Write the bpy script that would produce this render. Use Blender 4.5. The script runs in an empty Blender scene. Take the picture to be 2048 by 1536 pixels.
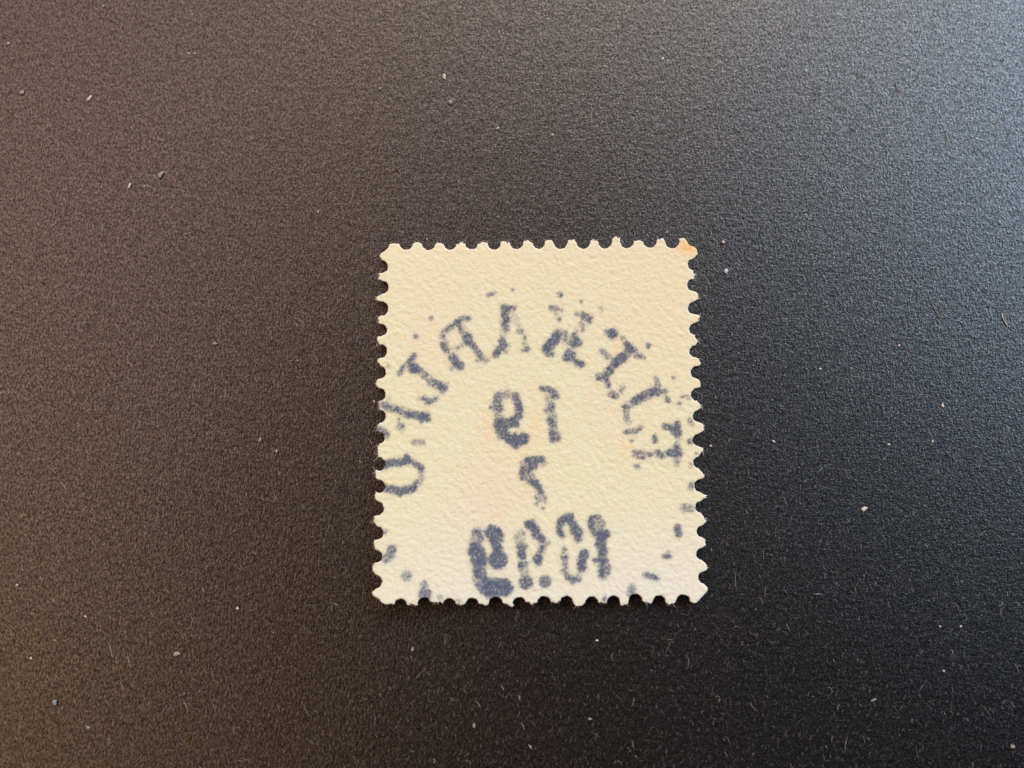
import bpy, math, random
import numpy as np
from mathutils import Vector

# ------------------------------------------------------------------ camera
MM = 0.001
F_PX = 2200.0                 # focal length in pixels of the 2048 px wide photograph
DIST = 73.0 * MM
TILT = math.radians(9.5)
scene = bpy.context.scene
cam_d = bpy.data.cameras.new('camera')
cam = bpy.data.objects.new('camera', cam_d)
scene.collection.objects.link(cam)
scene.camera = cam
cam.location = (0.0, -DIST * math.sin(TILT), DIST * math.cos(TILT))
cam.rotation_euler = (TILT, 0.0, 0.0)
cam_d.sensor_width = 36.0
cam_d.lens = 36.0 * F_PX / 2048.0
cam_d.clip_start = 0.001
cam_d.clip_end = 50.0
cam_d.dof.use_dof = True
cam_d.dof.focus_distance = DIST * 1.0
cam_d.dof.aperture_fstop = 26.0

# ------------------------------------------------------------------ world and lamps (indoors)
world = bpy.data.worlds.new('World')
scene.world = world
world.use_nodes = True
bg = world.node_tree.nodes['Background']
bg.inputs['Color'].default_value = (0.80, 0.86, 1.0, 1)
bg.inputs['Strength'].default_value = 0.004


def area_lamp(name, loc, target, size, size_y, watts, color):
    d = bpy.data.lights.new(name, 'AREA')
    d.shape = 'RECTANGLE'
    d.size = size
    d.size_y = size_y
    d.energy = watts
    d.color = color
    o = bpy.data.objects.new(name, d)
    scene.collection.objects.link(o)
    o.location = loc
    o.rotation_euler = (Vector(target) - Vector(loc)).to_track_quat('-Z', 'Y').to_euler()
    return o


def dome(az, el, r=1.0):
    a, e = math.radians(az), math.radians(el)
    return (r * math.cos(e) * math.cos(a), r * math.cos(e) * math.sin(a), r * math.sin(e))


# a window with two panes behind and to the right, an added weak overhead fill and two warm room lamps at the left
area_lamp('window_pane_light', dome(36, 40), (0, 0, 0), 0.58, 0.58, 9.9, (0.63, 0.81, 1.0))
area_lamp('window_pane_light', dome(81, 40), (0, 0, 0), 0.58, 0.58, 7.8, (1.0, 0.83, 0.71))
area_lamp('overhead_fill', dome(80, 69), (0, 0, 0), 0.70, 0.70, 0.22, (1.0, 0.92, 0.90))  # added fill with no real source, lifts the middle of the paper
area_lamp('room_lamp', dome(140, 54), (0, 0, 0), 0.62, 0.58, 3.6, (1.0, 0.61, 0.47))
area_lamp('room_lamp', dome(198, 54), (0, 0, 0), 0.58, 0.58, 2.7, (1.0, 0.57, 0.29))

vs = scene.view_settings
vs.view_transform = 'Standard'
vs.look = 'None'
vs.exposure = 0.0
vs.gamma = 1.0
vs.use_curve_mapping = False
scene.cycles.use_denoising = False     # keep the fine grain of the paper
scene.render.resolution_x = 1024
scene.render.resolution_y = 768

# ------------------------------------------------------------------ helpers
rng = np.random.default_rng(7)
random.seed(7)
CT, ST = math.cos(TILT), math.sin(TILT)
CAM = np.array(cam.location)


def to_plane(px, py, z=0.0):
    """photo pixel -> point on the horizontal plane at height z (metres)"""
    a = (np.asarray(px, float) - 1024.0) / F_PX
    b = -(np.asarray(py, float) - 768.0) / F_PX
    dx, dy, dz = a, b * CT + ST, b * ST - CT
    t = (z - CAM[2]) / dz
    return CAM[0] + dx * t, CAM[1] + dy * t


PX = DIST / F_PX              # metres on the paper per photo pixel


def link(name, mesh, mat=None, parent=None):
    o = bpy.data.objects.new(name, mesh)
    scene.collection.objects.link(o)
    if mat:
        mesh.materials.append(mat)
    if parent:
        o.parent = parent
    return o


def mesh_np(name, verts, tris=None, quads=None, smooth=True):
    me = bpy.data.meshes.new(name)
    nq = 0 if quads is None else len(quads)
    nt = 0 if tris is None else len(tris)
    me.vertices.add(len(verts))
    me.vertices.foreach_set('co', np.asarray(verts, np.float32).ravel())
    idx = []
    if nq:
        idx.append(np.asarray(quads, np.int32).ravel())
    if nt:
        idx.append(np.asarray(tris, np.int32).ravel())
    idx = np.concatenate(idx)
    me.loops.add(len(idx))
    me.loops.foreach_set('vertex_index', idx)
    me.polygons.add(nq + nt)
    starts = np.concatenate([np.arange(nq) * 4, nq * 4 + np.arange(nt) * 3]).astype(np.int32)
    me.polygons.foreach_set('loop_start', starts)
    me.polygons.foreach_set('use_smooth', np.full(nq + nt, smooth, bool))
    me.update(calc_edges=True)
    me.validate()
    return me


def fft_noise(ny, nx, h, wl_lo, wl_hi, angle=0.0, stretch=1.0, seed=1):
    """band limited, optionally oriented noise; wavelengths in metres; unit variance"""
    r = np.random.default_rng(seed)
    fy = np.fft.fftfreq(ny, h)[:, None]
    fx = np.fft.rfftfreq(nx, h)[None, :]
    ca, sa = math.cos(angle), math.sin(angle)
    u = (fx * ca + fy * sa) * stretch
    v = (-fx * sa + fy * ca)
    f = np.sqrt(u * u + v * v) + 1e-9
    amp = np.exp(-(f * wl_lo) ** 2 * 0.5) * (1 - np.exp(-(f * wl_hi) ** 2 * 0.5))
    sp = np.fft.rfft2(r.standard_normal((ny, nx))) * amp
    n = np.fft.irfft2(sp, s=(ny, nx))
    return n / (n.std() + 1e-12)


def new_mat(name):
    m = bpy.data.materials.new(name)
    m.use_nodes = True
    nt = m.node_tree
    return m, nt, nt.nodes['Principled BSDF']


def N(nt, kind, **kw):
    n = nt.nodes.new(kind)
    for k, v in kw.items():
        if k in n.inputs:
            n.inputs[k].default_value = v
        else:
            setattr(n, k, v)
    return n


def mix_rgb(nt, fac, a, b, blend='MIX'):
    n = nt.nodes.new('ShaderNodeMix')
    n.data_type = 'RGBA'
    n.blend_type = blend
    for sock, val in ((n.inputs[0], fac), (n.inputs[6], a), (n.inputs[7], b)):
        if isinstance(val, bpy.types.NodeSocket):
            nt.links.new(val, sock)
        elif isinstance(val, (int, float)):
            sock.default_value = val
        else:
            sock.default_value = (*val, 1)
    return n.outputs[2]


def ramp(nt, src, p0, p1, c0=0.0, c1=1.0):
    n = nt.nodes.new('ShaderNodeMapRange')
    n.interpolation_type = 'SMOOTHSTEP'
    n.inputs['From Min'].default_value = p0
    n.inputs['From Max'].default_value = p1
    n.inputs['To Min'].default_value = c0
    n.inputs['To Max'].default_value = c1
    nt.links.new(src, n.inputs['Value'])
    return n.outputs['Result']


def mapping(nt, scale, rot=0.0):
    tc = nt.nodes.new('ShaderNodeTexCoord')
    mp = nt.nodes.new('ShaderNodeMapping')
    mp.inputs['Scale'].default_value = scale
    mp.inputs['Rotation'].default_value = (0, 0, rot)
    nt.links.new(tc.outputs['Object'], mp.inputs['Vector'])
    return mp.outputs['Vector']


def noise(nt, vec, scale, detail=2.0, rough=0.5):
    n = N(nt, 'ShaderNodeTexNoise', Scale=scale, Detail=detail, Roughness=rough)
    nt.links.new(vec, n.inputs['Vector'])
    return n.outputs['Fac']


def madd(nt, a, k, b=None):
    n = nt.nodes.new('ShaderNodeMath')
    n.operation = 'MULTIPLY_ADD'
    nt.links.new(a, n.inputs[0])
    n.inputs[1].default_value = k
    if b is None:
        n.inputs[2].default_value = 0.0
    else:
        nt.links.new(b, n.inputs[2])
    return n.outputs[0]


# ------------------------------------------------------------------ black paper (the surface)
pm, nt, bsdf = new_mat('black_paper')
v1 = mapping(nt, (1, 1, 1))
v_h = mapping(nt, (0.42, 1.0, 1.0), math.radians(8))
v_d = mapping(nt, (1.0, 0.42, 1.0), math.radians(-26))
v_f = mapping(nt, (1.0, 0.55, 1.0), math.radians(20))
g_fine = noise(nt, v1, 7600, 2.0, 0.65)      # felt grain
g_mid = noise(nt, v_h, 3600, 2.0, 0.6)       # short horizontal wrinkles
g_fib = noise(nt, v_d, 5600, 2.0, 0.55)      # short oriented fibres
g_big = noise(nt, v1, 420, 3.0, 0.6)         # slow undulation
hgt = madd(nt, g_fine, 0.75)
hgt = madd(nt, g_mid, 0.45, hgt)
hgt = madd(nt, g_fib, 0.60, hgt)
hgt = madd(nt, g_big, 0.40, hgt)
bump = N(nt, 'ShaderNodeBump', Strength=1.0, Distance=0.000029)
nt.links.new(hgt, bump.inputs['Height'])
nt.links.new(bump.outputs['Normal'], bsdf.inputs['Normal'])
col = mix_rgb(nt, ramp(nt, g_fine, 0.38, 0.70), (0.0020, 0.0020, 0.0024), (0.0075, 0.0072, 0.0075))
spk = noise(nt, v_d, 7600, 1.0, 0.4)
col = mix_rgb(nt, ramp(nt, spk, 0.60, 0.78), col, (0.055, 0.053, 0.052))
clump = noise(nt, v_d, 2600, 3.0, 0.7)       # paler felted clumps
col = mix_rgb(nt, ramp(nt, clump, 0.56, 0.74, 0.0, 0.55), col, (0.030, 0.029, 0.029))
v_c = mapping(nt, (0.72, 1.0, 1.0), math.radians(14))
crease = noise(nt, v_c, 2100, 4.0, 0.7)
nt.links.new(col, bsdf.inputs['Base Color'])
rgh = ramp(nt, g_fine, 0.25, 0.75, 0.34, 0.26)
nt.links.new(rgh, bsdf.inputs['Roughness'])
fleck = noise(nt, v_f, 8200, 2.0, 0.6)       # glint of single fibres
fl = madd(nt, fleck, 0.6, madd(nt, g_fine, 0.4))
spl = ramp(nt, fl, 0.36, 0.66, 0.28, 1.20)
dim = ramp(nt, crease, 0.28, 0.64, 0.72, 1.12)
ml = nt.nodes.new('ShaderNodeMath')
ml.operation = 'MULTIPLY'
nt.links.new(spl, ml.inputs[0])
nt.links.new(dim, ml.inputs[1])
nt.links.new(ml.outputs[0], bsdf.inputs['Specular IOR Level'])


def sheet(name, wx, wy, t, n, mat):
    xs = np.linspace(-wx / 2, wx / 2, n)
    ys = np.linspace(-wy / 2, wy / 2, n)
    X, Y = np.meshgrid(xs, ys)
    Z = np.zeros_like(X)
    top = np.stack([X, Y, Z], -1).reshape(-1, 3)
    bot = top - np.array([0, 0, t])
    i = np.arange(n * n).reshape(n, n)
    q = np.stack([i[:-1, :-1], i[:-1, 1:], i[1:, 1:], i[1:, :-1]], -1).reshape(-1, 4)
    o = n * n
    quads = [q, q[:, ::-1] + o]
    for ring in (i[0, :], i[:, -1], i[-1, ::-1], i[::-1, 0]):
        a, b = ring[:-1], ring[1:]
        quads.append(np.stack([a, a + o, b + o, b], -1))
    return link(name, mesh_np(name, np.concatenate([top, bot]), quads=np.concatenate(quads), smooth=False), mat)


paper = sheet('paper_surface', 0.42, 0.36, 0.0004, 12, pm)
paper['kind'] = 'structure'
paper['label'] = 'matt black felted paper sheet that the stamp lies on'

# ------------------------------------------------------------------ the stamp: outline traced in photo pixels
top_holes = [(812, 486), (857, 487), (900, 486.5), (943, 486), (988.5, 485.5), (1033, 485), (1077.5, 485), (1121, 484.5),
             (1166.5, 484), (1210, 483.5), (1254, 483), (1300, 482.5), (1344.5, 482)]
top_tips = [(834, 486, 3), (878, 486, 6), (922, 485, 3), (967, 484.5, 7), (1010, 483, 8), (1054, 482.5, 6), (1098, 481, 7),
            (1144, 480.5, 6), (1188, 479.5, 5), (1232, 475.5, 7), (1277, 482, 8), (1322, 480, 6)]
right_holes = [(1387, 529), (1386.5, 570), (1388, 616), (1391, 658), (1391.5, 703), (1393, 744.5), (1394.5, 789), (1397, 832.5),
               (1397.5, 880), (1398, 925), (1402, 971.5), (1402, 1014), (1405, 1063), (1404.5, 1108), (1409, 1155.5)]
right_tips = [(1390, 551, 4), (1396.5, 591, 6), (1399, 636, 5), (1394, 681, 5), (1400, 724, 6), (1400, 767, 6), (1403, 812, 3),
              (1406.5, 855, 6), (1406, 900, 3), (1407, 951, 3), (1411, 993, 3), (1411.5, 1040, 5), (1410, 1086, 6), (1414.5, 1134, 5)]
bot_holes = [(1366, 1203), (1318.6, 1203), (1271, 1202), (1227, 1205), (1183, 1206), (1133, 1204.5), (1087.6, 1206), (1038.6, 1208),
             (991.3, 1207.5), (944, 1209), (898.5, 1209), (848, 1208), (801, 1210)]
bot_tips = [(1341, 1209, 7), (1292.6, 1205.5, 8), (1248, 1210.5, 6), (1207, 1206.5, 7), (1157, 1213, 6), (1110, 1206, 7), (1063, 1206.5, 8),
            (1019, 1212, 8), (969, 1210, 8), (922, 1208, 9), (871, 1206, 8), (827, 1211, 8)]
left_holes = [(750.5, 1164), (751.5, 1113), (754, 1066.5), (754, 1017), (756, 973), (756, 928), (758, 876), (758.5, 833), (758.5, 789),
              (758.5, 744.5), (760.5, 702.5), (762, 660), (762, 617), (764, 574.5), (763, 533)]
left_tips = [(745, 1136, 8), (747.5, 1088, 7), (747, 1040, 6), (750, 990, 8), (751, 948, 8), (754.5, 902, 11), (753, 856, 4), (757.5, 811, 6),
             (752, 766, 7), (756, 724, 6), (755, 681, 7), (756, 639, 6), (752.5, 597, 3), (757, 552, 5)]
# corner pieces: points between the last hole of one edge and the first hole of the next
corner_tr = [(1358, 477), (1368, 475.5), (1374, 482), (1379, 491), (1388, 493), (1394, 499), (1395.5, 508), (1390, 514)]
corner_br = [(1411, 1171), (1416, 1176), (1414.5, 1183), (1404, 1194), (1394, 1205), (1388, 1207), (1382, 1204)]
corner_bl = [(782, 1208), (771, 1209), (764, 1206), (757, 1198), (746, 1192), (743.5, 1185), (748, 1181)]
corner_tl = [(758.5, 512), (760, 508), (768, 503), (776, 496), (779, 488), (789, 486.5), (796, 488)]


def edge_path(holes, tips, inward, along, r):
    pts = []
    iv, al = np.array(inward, float), np.array(along, float)
    for k, c in enumerate(holes):
        rr = r * (1 + 0.05 * rng.standard_normal())
        for a in np.linspace(-86, 86, 15):
            a = math.radians(a)
            jit = 1 + 0.034 * rng.standard_normal()
            pts.append(np.array(c) + rr * jit * (math.cos(a) * iv + math.sin(a) * al))
        if k < len(tips):
            t = np.array(tips[k][:2], float)
            w = tips[k][2] + 1.2
            for s in (-1.0, -0.45, 0.1, 0.5, 1.0):
                pts.append(t + al * (s * w) + iv * (abs(s) ** 2 * 1.6 + 1.5 * rng.standard_normal()))
    return pts


poly = []
poly += edge_path(top_holes, top_tips, (0, 1), (1, 0), 13.6)
poly += [np.array(p, float) for p in corner_tr]
poly += edge_path(right_holes, right_tips, (-1, 0), (0, 1), 12.2)
poly += [np.array(p, float) for p in corner_br]
poly += edge_path(bot_holes, bot_tips, (0, -1), (-1, 0), 13.2)
poly += [np.array(p, float) for p in corner_bl]
poly += edge_path(left_holes, left_tips, (1, 0), (0, -1), 13.0)
poly += [np.array(p, float) for p in corner_tl]
poly = np.array(poly)

THICK = 0.09 * MM


def lift_px(px, py):
    """how far the gently curled stamp stands off the paper"""
    u = np.clip((px - 755) / 650.0, 0.0, 1.0)
    v = np.clip((py - 485) / 725.0, 0.0, 1.0)
    z = 0.04 + 0.85 * (1 - u) ** 1.8 * (0.30 + 0.70 * np.sqrt(v)) + 0.90 * v ** 2.6 * (0.70 + 0.05 * (1 - u)) + 0.10 * u ** 4 * v
    return z * MM


def stamp_xy(px, py):
    return to_plane(px, py, THICK + lift_px(np.asarray(px, float), np.asarray(py, float)))


P = np.stack(stamp_xy(poly[:, 0], poly[:, 1]), -1)
H = 0.05 * MM
x0, x1 = P[:, 0].min() - 4 * H, P[:, 0].max() + 4 * H
y0, y1 = P[:, 1].min() - 4 * H, P[:, 1].max() + 4 * H
nx, ny = int((x1 - x0) / H) + 1, int((y1 - y0) / H) + 1
gx, gy = x0 + np.arange(nx) * H, y0 + np.arange(ny) * H
GX, GY = np.meshgrid(gx, gy)
# plane -> photo pixel (for fields traced from the photograph)
def to_pixel(X, Y, Z):
    rx, ry, rz = X - CAM[0], Y - CAM[1], Z - CAM[2]
    cz = -(ry * ST - rz * CT)       # camera looks along -z of its own frame
    depth = ry * ST - rz * CT
    up = ry * CT + rz * ST
    return 1024 + F_PX * rx / depth, 768 - F_PX * up / depth


PXX, PYY = to_pixel(GX, GY, np.full_like(GX, THICK + 0.2 * MM))
for _ in range(2):
    PXX, PYY = to_pixel(GX, GY, THICK + lift_px(PXX, PYY))

# inside test at cell centres (scan lines)
cx, cy = gx[:-1] + H / 2, gy[:-1] + H / 2
inside = np.zeros((ny - 1, nx - 1), bool)
A, B = P, np.roll(P, -1, axis=0)
for j, yy in enumerate(cy):
    hit = (A[:, 1] > yy) != (B[:, 1] > yy)
    if hit.any():
        a, b = A[hit], B[hit]
        xs = np.sort(a[:, 0] + (yy - a[:, 1]) / (b[:, 1] - a[:, 1]) * (b[:, 0] - a[:, 0]))
        inside[j] = (np.searchsorted(xs, cx) % 2) == 1
used = np.zeros((ny, nx), bool)
full = np.ones((ny, nx), bool)
pad = np.zeros((ny + 1, nx + 1), bool)
pad[1:-1, 1:-1] = inside
cnt = pad[:-1, :-1].astype(int) + pad[:-1, 1:] + pad[1:, :-1] + pad[1:, 1:]
used = cnt > 0
rim = used & (cnt < 4)
# snap the rim onto the traced outline
rj, ri = np.nonzero(rim)
Q = np.stack([GX[rj, ri], GY[rj, ri]], -1)
best = np.full(len(Q), 1e9)
near = Q.copy()
AB = B - A
L2 = (AB ** 2).sum(1) + 1e-18
for k in range(len(A)):
    t = np.clip(((Q - A[k]) @ AB[k]) / L2[k], 0, 1)
    c = A[k] + t[:, None] * AB[k]
    d = ((Q - c) ** 2).sum(1)
    m = d < best
    best[m] = d[m]
    near[m] = c[m]
ok = best < (1.5 * H) ** 2
VX, VY = GX.copy(), GY.copy()
VX[rj[ok], ri[ok]] = near[ok, 0]
VY[rj[ok], ri[ok]] = near[ok, 1]

# ------------------------------------------------------------------ ink of the mirrored postmark: (points, width px, strength)
INK = []
def s(pts, w, k):
    INK.append((pts if isinstance(pts, list) else [pts], w, k))

# O with two dots
s([(771, 928), (787, 925), (803, 925), (815, 921)], 15, .70); s((813, 912), 9, .7); s((815, 919), 15, .85)
s([(826, 925), (836, 930)], 9, .7); s((842, 936), 12, .95); s([(764, 938), (772, 935)], 8, .35)
s([(842, 945), (843, 960), (838, 966)], 7, .25)
s([(772, 977), (787, 979), (800, 983), (812, 980), (825, 977)], 15, .75); s((826, 977), 12, .95)
s([(828, 972), (834, 964)], 9, .6); s((800, 990), 8, .6); s([(828, 884), (845, 884)], 12, .33); s((802, 854), 17, .38); s((805, 852), 5, .65)
# E
s((763, 807), 9, .3); s((774, 811), 9, .7); s([(768, 810), (780, 817), (793, 819)], 13, .5); s((794, 819), 11, .85)
s([(800, 824), (812, 829)], 12, .5); s((818, 830), 10, .85); s([(818, 830), (835, 831), (852, 832)], 15, .65); s((845, 830), 9, .9)
s([(847, 832), (855, 838)], 11, .7); s([(845, 838), (842, 844)], 7, .75); s([(757, 857), (766, 861), (774, 868)], 11, .6)
s((774, 873), 9, .4); s([(797, 838), (798, 848)], 5, .4); s((849, 797), 9, .7); s((856, 804), 13, .65)
s([(858, 805), (868, 801), (873, 796)], 7, .55); s((838, 798), 7, .3); s((776, 733), 7, .3); s((778, 798), 7, .3)
# L
s([(828, 710), (823, 718), (817, 725)], 8, .72); s([(828, 712), (818, 726)], 15, .25); s([(807, 733), (803, 740), (798, 748)], 8, .58)
s((827, 736), 20, .8); s([(827, 737), (835, 739)], 14, .8); s((844, 740), 8, .5); s((852.6, 747.5), 7, .7); s((846, 754.5), 6, .6)
s((855, 760), 6, .5); s([(858, 765), (868, 766)], 11, .42); s((871, 763), 7, .85); s((880, 768), 8, .6); s((881, 772.5), 12, .88)
s((890, 777), 9, .7); s([(868, 766), (885, 775)], 18, .35); s((893, 770), 9, .3); s((884, 783), 11, .4); s((831.5, 673), 11, .5)
# R
s((862, 637), 8, .55); s([(917, 640), (927, 636), (938, 636)], 8, .6); s((935, 638), 9, .6); s((915, 645), 13, .68)
s([(917, 650), (921, 658), (923, 665)], 8, .58); s([(908, 650), (900, 654), (893, 659)], 9, .5); s((902, 652.5), 8, .6)
s([(893, 659), (885, 666), (882, 673)], 8, .32); s((886.5, 674), 7, .58); s([(885, 688), (889, 697), (894, 702)], 10, .68)
s((890, 690), 18, .25); s([(928, 673), (934, 669), (941, 672), (941, 681), (934, 688), (930, 680), (928, 673)], 7, .75); s((935, 679), 12, .5)
s([(944, 688), (949, 694)], 10, .7); s([(953, 700), (962, 712)], 11, .45); s((953, 711), 6, .5); s((962, 712), 8, .6); s((954, 722), 6, .6)
s([(962, 718), (970, 722)], 10, .36); s((977, 720), 7, .3); s((916.5, 696), 7, .5); s((924, 691), 9, .3)
s([(906, 715), (911, 725), (920, 732)], 17, .7); s((912, 728), 10, .95); s((903, 738), 6, .6)
# A
s([(1008, 616), (1012, 622), (1009, 632), (1014, 640)], 14, .7); s((1006, 630), 8, .9); s((1018, 616), 9, .85)
s([(1020, 615), (1029, 614), (1028, 620)], 5, .7); s((1005, 615), 6, .7); s((1013, 638), 9, .8); s((1007, 648), 9, .75)
s([(1008, 650), (1014, 656)], 11, .5); s((1013, 660), 11, .35); s([(977, 591), (988, 586)], 8, .42); s((1025, 579), 5, .5)
s((1044, 663), 7, .6); s((1038, 664), 9, .3); s((1050, 675), 6, .6); s((1048.5, 685.5), 6, .6); s((1035, 661), 6, .4)
s([(1004, 682), (1006, 692), (998, 700), (992, 708)], 14, .68); s((1015, 690), 9, .4); s((1054, 698), 10, .8); s((1045, 701), 7, .5)
s((995, 704), 10, .7); s((1012, 703), 8, .4)
# K
s([(1112, 672), (1110, 680), (1100, 688), (1093, 697)], 18, .8); s((1096, 692), 11, .97); s([(1093, 700), (1097, 708)], 13, .52)
s((1103.5, 709), 8, .85); s([(1115, 663), (1120, 668)], 10, .4); s([(1131, 663), (1134, 674)], 6, .5); s([(1120, 670), (1138, 684)], 14, .3)
s([(1148, 670), (1151, 676), (1154, 678)], 9, .76); s([(1147, 688), (1155, 684), (1158, 686)], 14, .62); s((1144, 689), 7, .7)
s((1150, 692), 9, .72); s([(1138, 706), (1133, 716)], 16, .67); s([(1148, 708), (1147, 716), (1150, 722)], 8, .66); s((1140, 714), 20, .35)
s([(1155, 726), (1162, 728)], 12, .75); s((1163, 728), 14, .66); s((1120, 590), 11, .5); s((1123, 590), 6, .8); s((1101, 615), 7, .8)
s([(1104, 616), (1113, 617)], 10, .5); s((1123, 620), 7, .4); s((1112, 628), 7, .35); s((1118, 638.5), 8, .6); s((1162, 603), 7, .35)
s((1153, 628), 9, .42); s((1165, 627), 7, .5); s([(1168, 632), (1178, 637)], 14, .6); s((1179, 643), 8, .7)
s([(1163, 645), (1166, 653), (1166, 661)], 8, .4); s((1153, 661), 9, .3); s((1202, 618), 9, .22)
# F
s((1225, 667), 18, .92); s((1213, 664), 11, .35); s((1210, 662), 5, .5); s((1225, 668), 25, .25); s((1245, 675), 7, .5)
s([(1252, 688), (1258, 692), (1261, 694)], 10, .92); s([(1254, 700), (1263, 701)], 10, .66); s((1265, 702), 7, .8); s((1272, 700), 7, .6)
s([(1273, 711), (1280, 712)], 10, .6); s((1287, 714), 8, .5); s((1297, 691), 10, .66); s([(1256, 708), (1248, 714)], 14, .42)
s([(1245, 715), (1236, 721), (1230, 727)], 18, .76); s((1229, 725), 8, .96); s((1243, 713), 8, .9); s((1249, 719), 8, .8); s((1234, 729), 11, .6)
s([(1204, 702), (1211, 708), (1217, 715)], 11, .42); s([(1216, 738), (1221, 740), (1223, 743)], 10, .8); s((1217, 749), 9, .6)
s((1207, 751), 7, .7); s((1196, 752), 10, .5); s([(1199, 757), (1214, 757)], 9, .6); s((1196, 758), 8, .7)
s([(1212, 750), (1214, 762), (1217, 772)], 9, .7); s([(1222, 788), (1232, 792)], 13, .5); s((1227, 793), 7, .8); s((1243, 782), 9, .4); s((1246, 775), 10, .3)
# L
s([(1270, 801), (1282, 795)], 15, .66); s((1271, 801), 8, .8); s((1284, 795), 9, .76); s([(1290, 790), (1302, 785), (1312, 781)], 17, .56)
s((1308, 781), 11, .96); s((1316, 789), 7, .85); s((1330, 783), 11, .5); s((1322, 784), 9, .6); s([(1312, 757), (1317, 772)], 10, .4)
s((1336, 801), 10, .66); s((1333, 796), 10, .4); s([(1268, 803), (1300, 788)], 18, .3); s([(1248, 813), (1257, 815)], 8, .55); s((1249, 814), 6, .8)
s([(1251, 820), (1253, 830), (1252, 838)], 11, .36); s((1260, 842), 8, .25); s((1347, 756), 7, .55); s((1365, 793), 8, .4); s((1359, 807), 8, .55); s((1376, 795), 11, .25)
# E
s([(1252, 864), (1262, 863), (1272, 863)], 9, .46); s((1251, 864), 7, .76); s((1280, 857), 7, .6); s([(1276, 860), (1283, 854)], 8, .4)
s([(1330, 853), (1340, 855), (1352, 858)], 12, .72); s([(1354, 847), (1356, 858), (1358, 867)], 11, .77); s((1348, 864), 13, .62); s((1352, 872), 8, .5)
s([(1353, 876), (1354, 888)], 4, .3); s((1309, 873), 8, .76); s((1310, 881), 11, .7); s((1264, 881), 7, .46)
s([(1338, 905), (1347, 908), (1358, 908)], 13, .76); s([(1352, 895), (1356, 902)], 13, .76); s((1360, 910), 9, .7); s((1338, 908), 8, .92)
s([(1316, 905), (1324, 912)], 12, .56); s((1317, 905), 7, .7); s((1300, 909), 9, .66); s([(1268, 906), (1285, 905)], 10, .4); s((1272, 906), 6, .5)
s((1287, 915), 7, .6); s([(1276, 914), (1288, 917)], 7, .4); s((1354, 922), 13, .35); s((1353, 930), 11, .25); s((1276, 934), 8, .66); s((1270, 930), 6, .5)
s([(1379, 840), (1384, 848)], 9, .4); s((1380, 883), 12, .6); s((1382, 880), 7, .6); s((1393, 907), 5, .5); s((1382, 930), 9, .3); s((1383, 970), 13, .46)
# marks round the rim
s((1382, 974), 13, .33); s([(1368, 1016), (1382, 1017)], 16, .36); s((1370, 1011), 6, .5); s([(1355, 1055), (1357, 1068)], 13, .76)
s([(1329, 1112), (1340, 1113)], 8, .8); s((1337, 1103), 7, .22); s([(1292, 1150), (1303, 1152), (1313, 1157)], 11, .66)
s([(1264, 1176), (1262, 1188)], 15, .46); s((1209, 1198), 10, .6)
s([(784, 1097), (782, 1108), (772, 1118)], 17, .52); s((786, 1104), 10, .58); s((813, 1152), 22, .32); s((818, 1151), 9, .5); s((848, 1170), 16, .42)
s((850, 1189), 26, .62); s((770, 1064), 10, .36); s((880, 1196), 11, .3); s((917, 1202), 11, .25)
# 19
s([(996, 793), (993, 805), (999, 817)], 17, .46); s((1000, 794), 7, .72); s([(992, 802), (993, 812)], 7, .5); s((998, 815), 13, .56); s((982, 815), 8, .6)
s([(1000, 788), (1015, 785), (1027, 790)], 11, .27); s([(1032, 793), (1036, 808), (1040, 820)], 14, .62); s((1036, 811), 11, .96)
s([(1038, 822), (1037, 832)], 17, .52); s((1026, 836), 8, .86); s((1037, 834), 7, .8); s([(1026, 844), (1015, 848), (1003, 845)], 19, .72)
s([(1028, 846), (1034, 850)], 11, .7); s((1000, 842), 8, .76); s((992, 840), 6, .6); s([(996, 850), (1005, 860), (1012, 872), (1025, 880)], 18, .82)
s([(1020, 878), (1035, 882), (1048, 878)], 21, .87); s([(1045, 872), (1052, 874)], 13, .7); s((1032, 889), 17, .8); s([(993, 860), (1000, 877)], 8, .45)
s([(995, 825), (996, 836)], 14, .3); s((1030, 868), 8, .5)
s([(1084, 777), (1095, 778), (1108, 784), (1113, 792)], 11, .66); s((1108, 791), 14, .52); s((1108, 792), 9, .8); s([(1104, 812), (1103, 818)], 12, .6)
s((1105, 811), 7, .8); s((1092, 822), 9, .46); s([(1100, 840), (1104, 848)], 14, .56); s((1104, 846), 7, .76); s([(1108, 836), (1107, 860)], 14, .3)
s([(1104, 865), (1105, 875)], 11, .7); s((1103, 870), 7, .9); s([(1104, 880), (1118, 877)], 10, .66); s((1113, 870), 14, .42)
# 7
s([(1054, 920), (1068, 919), (1084, 918)], 11, .72); s((1054, 919), 8, .9); s((1070, 923), 9, .9); s([(1062, 925), (1068, 932)], 17, .66); s((1088, 926), 11, .36)
s([(1060, 935), (1058, 942)], 10, .8); s([(1044, 928), (1048, 934)], 10, .3); s([(1045, 938), (1043, 948), (1046, 957)], 9, .72); s([(1050, 943), (1062, 955)], 16, .36)
s([(1060, 963), (1072, 963)], 10, .72); s([(1070, 968), (1077, 974)], 12, .87); s([(1079, 980), (1083, 985)], 9, .66); s((1081, 985), 7, .86)
s((1072, 994), 6, .6); s((1092, 995), 6, .6); s((1080, 995), 17, .22); s((1077, 1001), 6, .5); s((1090, 1003), 6, .4); s((1073, 1008), 6, .6); s((1086, 1016), 6, .5)
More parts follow.
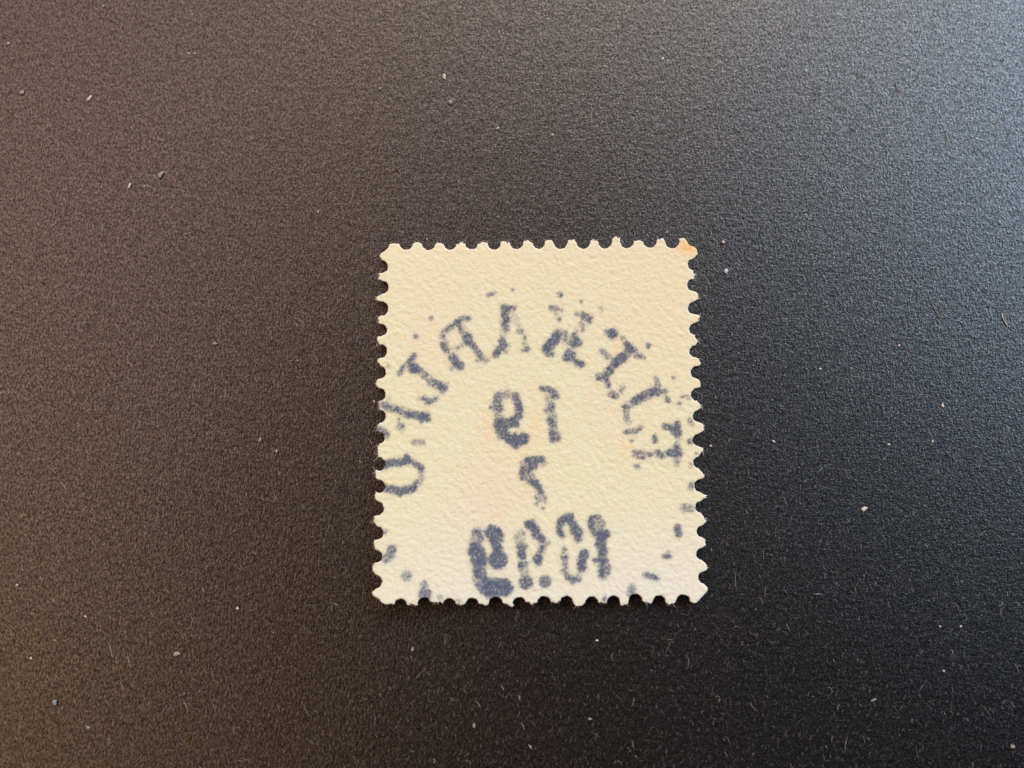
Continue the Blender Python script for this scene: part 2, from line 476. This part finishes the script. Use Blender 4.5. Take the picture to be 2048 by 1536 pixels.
# year, last 9
s([(950, 1064), (957, 1068), (962, 1078)], 13, .52); s((953, 1063), 7, .8); s((956, 1088), 8, .7); s([(947, 1092), (950, 1100), (943, 1104)], 15, .87)
s([(958, 1100), (963, 1112), (965, 1122)], 19, .87); s([(948, 1120), (955, 1130)], 16, .62); s([(950, 1105), (962, 1130)], 23, .55); s([(953, 1142), (956, 1152)], 13, .87)
s([(965, 1143), (970, 1160)], 15, .52); s((968, 1158), 13, .72); s([(980, 1178), (1008, 1178)], 30, .88); s([(975, 1165), (1012, 1166)], 17, .82); s((1019, 1177), 15, .97)
s([(957, 1170), (965, 1183), (978, 1192)], 11, .6); s([(955, 1168), (964, 1172)], 13, .45); s([(981, 1054), (990, 1058), (998, 1062)], 9, .86)
s([(976, 1065), (985, 1075), (990, 1088), (995, 1095)], 15, .92); s([(995, 1060), (1002, 1070)], 11, .76); s([(992, 1065), (999, 1080)], 15, .56); s((1000, 1095), 9, .8)
s((996, 1120), 37, .88); s((995, 1102), 17, .5)
# year, third figure
s([(1056, 1049), (1066, 1055), (1072, 1060)], 15, .87); s((1064, 1046), 15, .6); s([(1070, 1070), (1080, 1075), (1084, 1078)], 15, .66); s((1082, 1077), 11, .86)
s((1072, 1068), 7, .7); s((1096, 1086), 9, .4); s((1085, 1094), 10, .76); s([(1083, 1098), (1080, 1106)], 9, .56); s([(1072, 1118), (1078, 1114), (1077, 1124)], 14, .82)
s((1046, 1067), 7, .4); s([(1034, 1075), (1040, 1087)], 15, .26); s([(1036, 1093), (1052, 1093)], 7, .7); s([(1043, 1098), (1045, 1112)], 14, .76)
s((1039, 1110), 9, .96); s((1048, 1112), 9, .86); s([(1042, 1128), (1042, 1134)], 10, .76); s([(1040, 1125), (1055, 1128)], 7, .5); s([(1045, 1135), (1050, 1148)], 18, .26)
s((1052, 1165), 27, .77); s((1090, 1163), 24, .67)
# year, second figure
s([(1122, 1043), (1130, 1038), (1140, 1034)], 16, .77); s([(1138, 1040), (1146, 1048), (1150, 1055)], 15, .82); s([(1120, 1048), (1118, 1056)], 11, .62)
s([(1118, 1061), (1124, 1070)], 11, .77); s([(1148, 1062), (1158, 1064)], 17, .62); s([(1155, 1066), (1156, 1078)], 15, .62); s((1129, 1099), 8, .76)
s([(1125, 1114), (1133, 1115)], 9, .66); s([(1130, 1118), (1131, 1136)], 9, .46); s([(1125, 1142), (1133, 1148)], 6, .5); s([(1134, 1155), (1148, 1157), (1157, 1159)], 10, .67)
s((1146, 1163), 13, .42); s([(1168, 1108), (1164, 1120), (1163, 1130), (1164, 1136)], 17, .82); s((1163, 1125), 15, .96); s((1172, 1105), 10, .5)
# year, 1
s([(1180, 1038), (1190, 1034), (1197, 1034)], 9, .66); s([(1182, 1042), (1182, 1055), (1188, 1066)], 9, .72); s((1181, 1052), 8, .9); s((1204, 1045), 9, .42)
s((1198, 1050), 27, .36); s([(1200, 1068), (1212, 1068)], 17, .92); s((1208, 1076), 13, .87); s([(1190, 1068), (1200, 1078)], 9, .6)
s([(1200, 1083), (1204, 1095), (1206, 1104)], 17, .77); s((1194, 1091), 9, .8); s([(1203, 1112), (1205, 1120)], 15, .62); s([(1188, 1121), (1198, 1121), (1214, 1121)], 7, .8)
s([(1204, 1125), (1204, 1150)], 13, .66); s((1202, 1147), 9, .9); s([(1215, 1135), (1214, 1145)], 15, .46)


# the thin continuous film of ink under the heavy blots
for pts, w, k in (
        ([(1098, 795), (1103, 830), (1108, 876)], 18, .36),
        ([(1012, 790), (995, 800), (993, 820), (1000, 838), (1018, 845), (1034, 832), (1038, 812), (1030, 794), (1012, 790)], 15, .34),
        ([(1052, 922), (1086, 921)], 13, .38), ([(1052, 930), (1046, 945), (1058, 960), (1076, 975), (1084, 992)], 15, .36),
        ([(955, 1066), (948, 1095), (955, 1130), (958, 1160), (985, 1176)], 23, .42), ([(985, 1060), (993, 1090), (996, 1110)], 22, .42),
        ([(1044, 1065), (1040, 1090), (1044, 1115), (1046, 1142)], 16, .27), ([(1060, 1050), (1080, 1072), (1086, 1092), (1076, 1118)], 15, .34),
        ([(1120, 1046), (1119, 1058), (1123, 1070)], 13, .36), ([(1128, 1098), (1130, 1140), (1138, 1155), (1152, 1158)], 10, .32),
        ([(1168, 1106), (1163, 1138), (1154, 1156)], 13, .28), ([(1150, 1056), (1156, 1076)], 14, .34),
        ([(1184, 1040), (1190, 1060), (1203, 1080), (1205, 1110), (1206, 1150)], 20, .38),
        ([(1352, 852), (1356, 880), (1356, 912)], 10, .26), ([(1268, 909), (1352, 908)], 11, .30), ([(1252, 864), (1282, 858)], 9, .25),
        ([(1254, 812), (1312, 782)], 15, .34), ([(1250, 815), (1256, 842)], 11, .26), ([(1204, 753), (1262, 695)], 14, .34), ([(1245, 676), (1262, 696)], 9, .26),
        ([(1097, 702), (1116, 668)], 18, .38), ([(1122, 664), (1150, 690)], 14, .28), ([(1136, 714), (1162, 728)], 14, .32), ([(1163, 630), (1180, 640)], 12, .3),
        ([(1012, 615), (1008, 650), (1004, 690), (990, 708)], 13, .27), ([(1022, 622), (1046, 664), (1053, 700)], 9, .20),
        ([(918, 642), (937, 685), (966, 716)], 12, .32), ([(912, 648), (888, 668), (888, 698)], 10, .26), ([(892, 700), (930, 690)], 8, .18),
        ([(826, 735), (888, 777)], 13, .36), ([(828, 710), (800, 746)], 8, .26), ([(764, 808), (855, 836)], 13, .38), ([(848, 798), (872, 798)], 9, .28),
        ([(768, 928), (815, 922), (842, 936), (843, 962), (828, 976), (798, 984), (770, 978)], 11, .34)):
    INK.insert(0, (pts, w, k * 0.70))


def ink_field():
    S = np.zeros_like(GX)
    # jagged distortion so that the edges of the strokes bleed unevenly
    wx = fft_noise(ny, nx, H, 0.10 * MM, 0.45 * MM, seed=21) * 1.2
    wy = fft_noise(ny, nx, H, 0.10 * MM, 0.45 * MM, seed=22) * 1.2
    qx, qy = PXX + wx, PYY + wy
    col_x = PXX[ny // 2]
    for pts, w, k in INK:
        p = np.array(pts, float)
        m = w / 2 + 6
        sel = np.nonzero((PXX > p[:, 0].min() - m - 4) & (PXX < p[:, 0].max() + m + 4) & (PYY > p[:, 1].min() - m - 4) & (PYY < p[:, 1].max() + m + 4))
        if len(sel[0]) == 0:
            continue
        x, y = qx[sel], qy[sel]
        d = np.full(x.shape, 1e9)
        if len(p) == 1:
            d = np.hypot(x - p[0, 0], y - p[0, 1])
        for a, b in zip(p[:-1], p[1:]):
            ab = b - a
            t = np.clip(((x - a[0]) * ab[0] + (y - a[1]) * ab[1]) / (ab @ ab), 0, 1)
            d = np.minimum(d, np.hypot(x - a[0] - t * ab[0], y - a[1] - t * ab[1]))
        e = np.clip((w / 2 + 4.2 - d) / 6.2, 0, 1)
        f = k ** 0.62 * e * e * (3 - 2 * e)
        S[sel] = np.maximum(S[sel], f) + 0.12 * np.minimum(S[sel], f)
    fine = fft_noise(ny, nx, H, 0.085 * MM, 0.34 * MM, angle=math.radians(-55), stretch=1.6, seed=23)
    mid = fft_noise(ny, nx, H, 0.16 * MM, 0.60 * MM, seed=24)
    # ink has crept a little way into the paper round each stroke
    fy = np.fft.fftfreq(ny, H)[:, None]
    fx = np.fft.rfftfreq(nx, H)[None, :]
    bleed = np.fft.irfft2(np.fft.rfft2(S) * np.exp(-2 * (math.pi * 0.15 * MM) ** 2 * (fx * fx + fy * fy)), s=S.shape)
    S = np.maximum(S, 0.42 * bleed)
    cover = S * (0.96 + 0.27 * fine + 0.22 * mid)
    weak = np.clip((0.75 - S) / 0.5, 0, 1)            # thin ink sits only on the high fibres
    cover += weak * S * (0.24 * fine + 0.16 * mid)
    cover = np.clip(cover, 0, 1)
    return np.fft.irfft2(np.fft.rfft2(cover) * np.exp(-2 * (math.pi * 0.038 * MM) ** 2 * (fx * fx + fy * fy)), s=S.shape)


ink = ink_field()

# ------------------------------------------------------------------ paper relief and colour fields
fib = fft_noise(ny, nx, H, 0.075 * MM, 0.30 * MM, angle=math.radians(28), stretch=2.0, seed=31)
grain = fft_noise(ny, nx, H, 0.06 * MM, 0.20 * MM, seed=32)
soft = fft_noise(ny, nx, H, 0.5 * MM, 2.2 * MM, seed=33)
relief = (6.0 * fib + 2.2 * grain + 7.0 * soft) * 1e-6
LZ = lift_px(PXX, PYY)
# the paper rolls over slightly at the punched edges
edge_d = np.zeros_like(GX)
m = used.copy()
for _ in range(4):
    edge_d += m
    m = m & np.roll(m, 1, 0) & np.roll(m, -1, 0) & np.roll(m, 1, 1) & np.roll(m, -1, 1) & (~rim | (edge_d > 9))
roll = np.where(used & rim, 0.030, np.where(edge_d < 2, 0.012, np.where(edge_d < 3, 0.004, 0))) * MM
ZT = LZ + THICK + relief - roll
ZB = np.maximum(LZ, 0.002 * MM)

blotch = fft_noise(ny, nx, H, 1.1 * MM, 5.0 * MM, seed=41)
tone = 0.5 + 0.22 * blotch
def spot(x, y, rx, ry, k):
    return k * np.exp(-(((PXX - x) / rx) ** 2 + ((PYY - y) / ry) ** 2))
rust = spot(1376, 494, 22, 15, 1.0) + spot(1050, 925, 16, 60, .20) + spot(1000, 1028, 12, 5, .35) + spot(1075, 850, 12, 50, .28) \
    + spot(1250, 895, 16, 30, .22) + spot(975, 860, 14, 40, .25) + spot(1340, 1085, 4, 4, .35) + spot(1235, 700, 14, 22, .25)
pink = spot(975, 1000, 75, 75, .85) + spot(1200, 640, 90, 50, .35) + spot(860, 690, 60, 50, .4) + spot(900, 1100, 60, 60, .3) + spot(1230, 820, 60, 70, .3)
yellow = spot(790, 900, 40, 200, .5) + spot(800, 530, 60, 60, .35)
pale = spot(1330, 1150, 170, 120, .8) + spot(1100, 1200, 420, 45, .5) + spot(880, 1130, 200, 110, .45)
peach = spot(1080, 520, 420, 90, .5) + spot(1330, 640, 90, 160, .5) + spot(850, 640, 80, 120, .4) + spot(1000, 860, 50, 120, .35)
lip = np.where(rim, 0.75, np.where(edge_d < 2, 0.45, np.where(edge_d < 3, 0.2, 0.0)))

ids = np.full((ny, nx), -1, np.int64)
nu = int(used.sum())
ids[used] = np.arange(nu)
top_v = np.stack([VX[used], VY[used], ZT[used]], -1)
bot_v = np.stack([VX[used], VY[used], ZB[used]], -1)
cj, ci = np.nonzero(inside)
qt = np.stack([ids[cj, ci], ids[cj, ci + 1], ids[cj + 1, ci + 1], ids[cj + 1, ci]], -1)
walls = []
inn = np.zeros((ny + 1, nx + 1), bool)
inn[1:-1, 1:-1] = inside           # cell (j,i) is inn[j+1,i+1]
for dj, di, a, b in ((-1, 0, (0, 0), (0, 1)), (1, 0, (1, 1), (1, 0)), (0, -1, (1, 0), (0, 0)), (0, 1, (0, 1), (1, 1))):
    out = ~inn[cj + 1 + dj, ci + 1 + di]
    va = ids[cj[out] + a[0], ci[out] + a[1]]
    vb = ids[cj[out] + b[0], ci[out] + b[1]]
    walls.append(np.stack([va, va + nu, vb + nu, vb], -1))
stamp_me = mesh_np('stamp_sheet', np.concatenate([top_v, bot_v]), quads=np.concatenate([qt, qt[:, ::-1] + nu] + walls))


def put_attr(me, name, arr):
    a = me.attributes.new(name, 'FLOAT', 'POINT')
    v = arr[used].astype(np.float32)
    low = np.zeros_like(v) if name == 'ink' else v
    a.data.foreach_set('value', np.concatenate([v, low]))


for nm, arr in (('ink', ink), ('tone', tone), ('rust', rust), ('pink', pink), ('yellow', yellow), ('pale', pale), ('peach', peach), ('lip', lip)):
    put_attr(stamp_me, nm, arr)

sm, nt, bsdf = new_mat('old_stamp_paper')


def attr(nt, name):
    return N(nt, 'ShaderNodeAttribute', attribute_name=name).outputs['Fac']


vs_ = mapping(nt, (1, 1, 1))
c = mix_rgb(nt, ramp(nt, attr(nt, 'tone'), 0.1, 0.9), (0.636, 0.608, 0.412), (0.618, 0.628, 0.440))
c = mix_rgb(nt, attr(nt, 'pink'), c, (0.650, 0.572, 0.432))
c = mix_rgb(nt, attr(nt, 'yellow'), c, (0.628, 0.630, 0.392))
c = mix_rgb(nt, attr(nt, 'pale'), c, (0.612, 0.630, 0.538))
c = mix_rgb(nt, attr(nt, 'peach'), c, (0.655, 0.582, 0.402))
c = mix_rgb(nt, attr(nt, 'lip'), c, (0.735, 0.715, 0.660))
c = mix_rgb(nt, attr(nt, 'rust'), c, (0.70, 0.45, 0.20))
c = mix_rgb(nt, ramp(nt, noise(nt, vs_, 3800, 2.0, 0.6), 0.58, 0.78, 0.0, 0.35), c, (0.60, 0.52, 0.38))
inkf = attr(nt, 'ink')
inkcol = mix_rgb(nt, noise(nt, vs_, 2200, 2.0, 0.5), (0.017, 0.032, 0.076), (0.064, 0.096, 0.178))
c = mix_rgb(nt, ramp(nt, inkf, -0.12, 1.0, -0.03, 0.96), c, inkcol)
nt.links.new(c, bsdf.inputs['Base Color'])
bsdf.inputs['Roughness'].default_value = 0.75
bsdf.inputs['Specular IOR Level'].default_value = 0.30
bp = N(nt, 'ShaderNodeBump', Strength=0.55, Distance=0.00002)
nt.links.new(noise(nt, vs_, 7000, 2.0, 0.6), bp.inputs['Height'])
nt.links.new(bp.outputs['Normal'], bsdf.inputs['Normal'])

stamp = link('postage_stamp', stamp_me, sm)
stamp['label'] = 'back of an old cream perforated postage stamp with mirrored blue-grey postmark show-through'
stamp['category'] = 'postage stamp'


# ------------------------------------------------------------------ hair-thin tubes
def tubes(paths, radii, sides=3):
    V, Qd = [], []
    base = 0
    for pts, r in zip(paths, radii):
        pts = np.asarray(pts, float)
        n = len(pts)
        tan = np.gradient(pts, axis=0)
        tan /= np.linalg.norm(tan, axis=1)[:, None] + 1e-12
        side = np.stack([-tan[:, 1], tan[:, 0], np.zeros(n)], -1)
        side /= np.linalg.norm(side, axis=1)[:, None] + 1e-12
        up = np.cross(tan, side)
        taper = r * (1 - 0.7 * np.abs(np.linspace(-1, 1, n)) ** 4)
        ang = np.arange(sides) * 2 * math.pi / sides
        ring = pts[:, None, :] + taper[:, None, None] * (np.cos(ang)[None, :, None] * side[:, None, :] + np.sin(ang)[None, :, None] * up[:, None, :])
        V.append(ring.reshape(-1, 3))
        i = base + np.arange(n * sides).reshape(n, sides)
        a, b = i[:-1], i[1:]
        Qd.append(np.stack([a, np.roll(a, -1, 1), np.roll(b, -1, 1), b], -1).reshape(-1, 4))
        base += n * sides
    return np.concatenate(V), np.concatenate(Qd)


# torn paper fibres standing off the tooth tips
wm, nt, bsdf = new_mat('torn_paper_fibre')
bsdf.inputs['Base Color'].default_value = (0.74, 0.70, 0.64, 1)
bsdf.inputs['Roughness'].default_value = 0.8
paths, radii = [], []
for tips, outw in ((top_tips, (0, -1)), (right_tips, (1, 0)), (bot_tips, (0, 1)), (left_tips, (-1, 0))):
    for (tx, ty, w) in tips:
        for _ in range(rng.integers(1, 4) if outw == (0, 1) else rng.integers(4, 10)):
            al = np.array([-outw[1], outw[0]], float)
            p = np.array([tx, ty], float) + al * rng.uniform(-w, w) - 2.5 * np.array(outw)
            d = np.array(outw) + al * rng.normal(0, 0.6)
            ln = rng.uniform(3, 6.5) * (1.8 if rng.random() < 0.12 else 1)
            q = [p + d * ln * t + al * (rng.normal(0, 0.6) * t * t * 3) for t in (0, .35, .7, 1.0)]
            z0 = float(lift_px(p[0], p[1])) + THICK * rng.uniform(0.3, 0.9)
            pts = []
            for k, qq in enumerate(q):
                X, Y = to_plane(qq[0], qq[1], z0)
                pts.append((float(X), float(Y), z0 - 0.01 * MM * k * rng.random()))
            paths.append(pts)
            radii.append(rng.uniform(0.006, 0.011) * MM)
v, q = tubes(paths, radii)
fr = link('torn_fibre_fringe', mesh_np('torn_fibre_fringe', v, quads=q), wm, stamp)
fr['kind'] = 'stuff'
fr['label'] = 'pale torn paper fibres along the tips of the perforation teeth'

# ------------------------------------------------------------------ felted fibres of the black paper
fm, nt, bsdf = new_mat('grey_paper_fibre')
oi = N(nt, 'ShaderNodeNewGeometry')
bsdf.inputs['Roughness'].default_value = 0.6
rp = nt.nodes.new('ShaderNodeMapRange')
rp.inputs['To Min'].default_value = 0.0
rp.inputs['To Max'].default_value = 1.0
nt.links.new(oi.outputs['Random Per Island'], rp.inputs['Value'])
pw = nt.nodes.new('ShaderNodeMath')
pw.operation = 'POWER'
pw.inputs[1].default_value = 5.0
nt.links.new(rp.outputs['Result'], pw.inputs[0])
nt.links.new(mix_rgb(nt, pw.outputs[0], (0.018, 0.0175, 0.018), (0.62, 0.60, 0.58)), bsdf.inputs['Base Color'])
paths, radii = [], []
for _ in range(17000):
    x, y = rng.uniform(-0.047, 0.047), rng.uniform(-0.037, 0.042)
    th = rng.normal(math.radians(112), 0.65)
    ln = rng.gamma(2.6, 0.14) * MM
    k = rng.normal(0, 0.9)
    pts = []
    for t in (-0.5, -0.2, 0.2, 0.5):
        a = th + k * t
        pts.append((x + math.cos(a) * ln * t, y + math.sin(a) * ln * t, 0.006 * MM + 0.01 * MM * (0.25 - t * t)))
    paths.append(pts)
    radii.append(rng.uniform(0.006, 0.013) * MM)
v, q = tubes(paths, radii)
ff = link('felt_fibres', mesh_np('felt_fibres', v, quads=q), fm, paper)
ff['kind'] = 'stuff'
ff['label'] = 'short grey felted fibres in the surface of the black paper'

# ------------------------------------------------------------------ dust and lint lying on the black paper
dm, nt, bsdf = new_mat('white_lint')
dv = mapping(nt, (1, 1, 1))
nt.links.new(mix_rgb(nt, noise(nt, dv, 9000, 2.0), (0.30, 0.285, 0.27), (0.66, 0.64, 0.61)), bsdf.inputs['Base Color'])
bsdf.inputs['Roughness'].default_value = 0.7
gm, nt, bsdf = new_mat('grey_lint')
bsdf.inputs['Base Color'].default_value = (0.24, 0.225, 0.21, 1)
bsdf.inputs['Roughness'].default_value = 0.8


def flake_mesh(name, seed, lx, ly, lz, rot):
    r = np.random.default_rng(seed)
    import bmesh
    bm = bmesh.new()
    bmesh.ops.create_icosphere(bm, subdivisions=2, radius=1.0)
    ph = r.uniform(0, 6.28, 6)
    for vv in bm.verts:
        d = vv.co.normalized()
        k = 1 + 0.22 * math.sin(3.1 * d.x + ph[0]) + 0.18 * math.sin(4.3 * d.y + ph[1]) + 0.12 * math.sin(6.2 * d.x * d.y + ph[2]) + 0.05 * r.standard_normal()
        vv.co = d * k
    ca, sa = math.cos(rot), math.sin(rot)
    zmin = min(vv.co.z for vv in bm.verts)
    for vv in bm.verts:
        x, y, z = vv.co.x * lx, vv.co.y * ly, (vv.co.z - zmin) * lz
        vv.co = (x * ca - y * sa, x * sa + y * ca, z)
    me = bpy.data.meshes.new(name)
    bm.to_mesh(me)
    bm.free()
    for p in me.polygons:
        p.use_smooth = True
    return me


def place_flake(name, px, py, length, width, ang, mat, label, cat, group, seed):
    me = flake_mesh(name, seed, length / 2 * PX, width / 2 * PX, min(width, length) / 4 * PX, math.radians(ang))
    o = link(name, me, mat)
    x, y = to_plane(px, py, 0.0)
    o.location = (float(x), float(y), 0.0)
    o['label'] = label
    o['category'] = cat
    if group:
        o['group'] = group
    return o


def beside(px, py):
    """which edge of the stamp a thing lies off, named by what the postmark shows there"""
    dx, dy = (px - 1080) / 330.0, (py - 848) / 365.0
    if abs(dx) > abs(dy):
        return "off the stamp edge cut by the E" if dx > 0 else "off the stamp edge cut by the O"
    return "off the stamp edge under the year" if dy > 0 else "off the stamp edge above the name"


# rounder white specks
G1 = 'small white dust specks on the black paper'
near_stamp = {(1446, 485): 'white dust speck on the black paper beside the rust-stained stamp corner',
              (1452, 543): 'larger white dust speck on the black paper below the rust-stained stamp corner',
              (1421, 892): 'white dust speck on the black paper beside the E of the postmark',
              (748, 803): 'pale dust speck on the black paper against the frayed left tooth of the stamp'}
specks = [(1325, 118, 7), (995, 257, 6), (1105, 270, 6), (1446, 485, 9), (1452, 543, 10), (17, 87, 6), (378, 108, 5), (1885, 811, 8), (1777, 889, 5),
          (1798, 691, 5), (1640, 738, 5), (1421, 892, 6), (748, 803, 5), (595, 721, 4), (553, 902, 5), (1194, 1281, 5), (1887, 1342, 5), (171, 1233, 5),
          (62, 1317, 6), (475, 1217, 6), (1638, 223, 5), (1704, 50, 4), (1996, 249, 5), (1547, 883, 6), (1865, 883, 5), (289, 372, 4), (390, 107, 4),
          (1123, 312, 4), (1334, 464, 4), (854, 478, 4), (35, 1170, 6), (1728, 1018, 11), (1612, 142, 6), (1880, 1253, 5), (1921, 1253, 5)]
for k, (x, y, w) in enumerate(specks):
    lab = near_stamp.get((x, y), None)
    if (x, y) == (1728, 1018):
        lab = 'largest pale grey dust crumb on the dark bluish stretch of black paper'
    place_flake('dust_speck', x, y, w * 1.0, w * 0.78, rng.uniform(0, 180), dm, lab or ('tiny white dust speck on paper ' + beside(x, y)), 'dust speck', None if lab else G1 + ', ' + beside(x, y), 100 + k)
# long flakes and crumbs
place_flake('lint_flake', 179, 197, 14, 6, 52, dm, 'bright white rice-shaped lint flake on the brown-lit paper', 'lint', None, 200)
place_flake('lint_flake', 889, 155, 13, 7, 106, dm, 'white crumbly lint flake, brighter of two above the stamp', 'lint', None, 201)
place_flake('lint_flake', 901, 205, 13, 9, 80, gm, 'greyish lint crumb, duller of two above the stamp', 'lint', None, 202)
place_flake('lint_flake', 259, 373, 10, 7, 70, dm, 'pale lint crumb with a tiny speck beside it on the brown-lit paper', 'lint', None, 203)
G2 = 'grey lint crumbs on the black paper'
for k, (x, y, l, w, a) in enumerate([(354, 1308, 12, 9, 20), (431, 688, 11, 8, 0), (44, 186, 10, 9, 0), (207, 13, 9, 6, 80), (825, 1298, 9, 5, 80), (948, 1451, 8, 5, 100),
                                     (1060, 1493, 11, 4, -55), (2025, 1493, 8, 7, 0), (1747, 1400, 10, 4, 20), (110, 1405, 12, 10, 30), (177, 1455, 8, 6, 0),
                                     (760, 178, 7, 6, 0), (1180, 1438, 7, 5, 0), (322, 350, 14, 10, 60), (636, 424, 8, 4, 80), (520, 880, 8, 6, 70)]):
    place_flake('lint_crumb', x, y, l, w, a, gm, 'small grey lint crumb on paper ' + beside(x, y), 'lint', G2 + ', ' + beside(x, y), 300 + k)


def hair(px_pts, r_px, mat, label, group, name='hair_fibre'):
    p = np.array(px_pts, float)
    t = np.linspace(0, 1, len(p))
    tt = np.linspace(0, 1, 14)
    c = np.stack([np.interp(tt, t, p[:, 0]), np.interp(tt, t, p[:, 1])], -1)
    for _ in range(2):
        c[1:-1] = (c[:-2] + 2 * c[1:-1] + c[2:]) / 4
    X, Y = to_plane(c[:, 0], c[:, 1], 0.0)
    ox, oy = X.mean(), Y.mean()
    r = r_px * PX
    Z = r + 0.02 * MM * np.sin(tt * math.pi)
    v, q = tubes([np.stack([X - ox, Y - oy, Z], -1)], [r], 5)
    o = link(name, mesh_np(name, v, quads=q), mat)
    o.location = (float(ox), float(oy), 0)
    o['label'] = label
    o['category'] = 'fibre'
    if group:
        o['group'] = group
    return o


hair([(2003, 626), (2004, 636), (2010, 645), (2015, 654)], 1.3, dm, 'longest white curled fibre on the blue-lit paper', None)
G3 = 'short straight pale fibres on the black paper'
for pts in ([(1792, 168), (1794, 184)], [(1891, 276), (1893, 292)], [(1182, 222), (1183, 250)], [(312, 185), (310, 194)], [(317, 214), (318, 224)],
            [(990, 8), (992, 36)], [(62, 215), (65, 232)], [(86, 258), (91, 270)], [(83, 296), (84, 284), (96, 279)], [(219, 1287), (226, 1316)],
            [(255, 1310), (262, 1336)], [(80, 1152), (86, 1162)], [(1035, 233), (1048, 238), (1056, 229)], [(1863, 607), (1881, 640)], [(2020, 632), (2024, 646)],
            [(1636, 945), (1645, 935)], [(1003, 1371), (1008, 1381)], [(1037, 1390), (1040, 1402)], [(370, 1405), (376, 1420)], [(1700, 255), (1712, 262)]):
    hair(pts, 0.8, gm, 'short thin pale fibre on paper ' + beside(*pts[0]), G3 + ', ' + beside(*pts[0]))
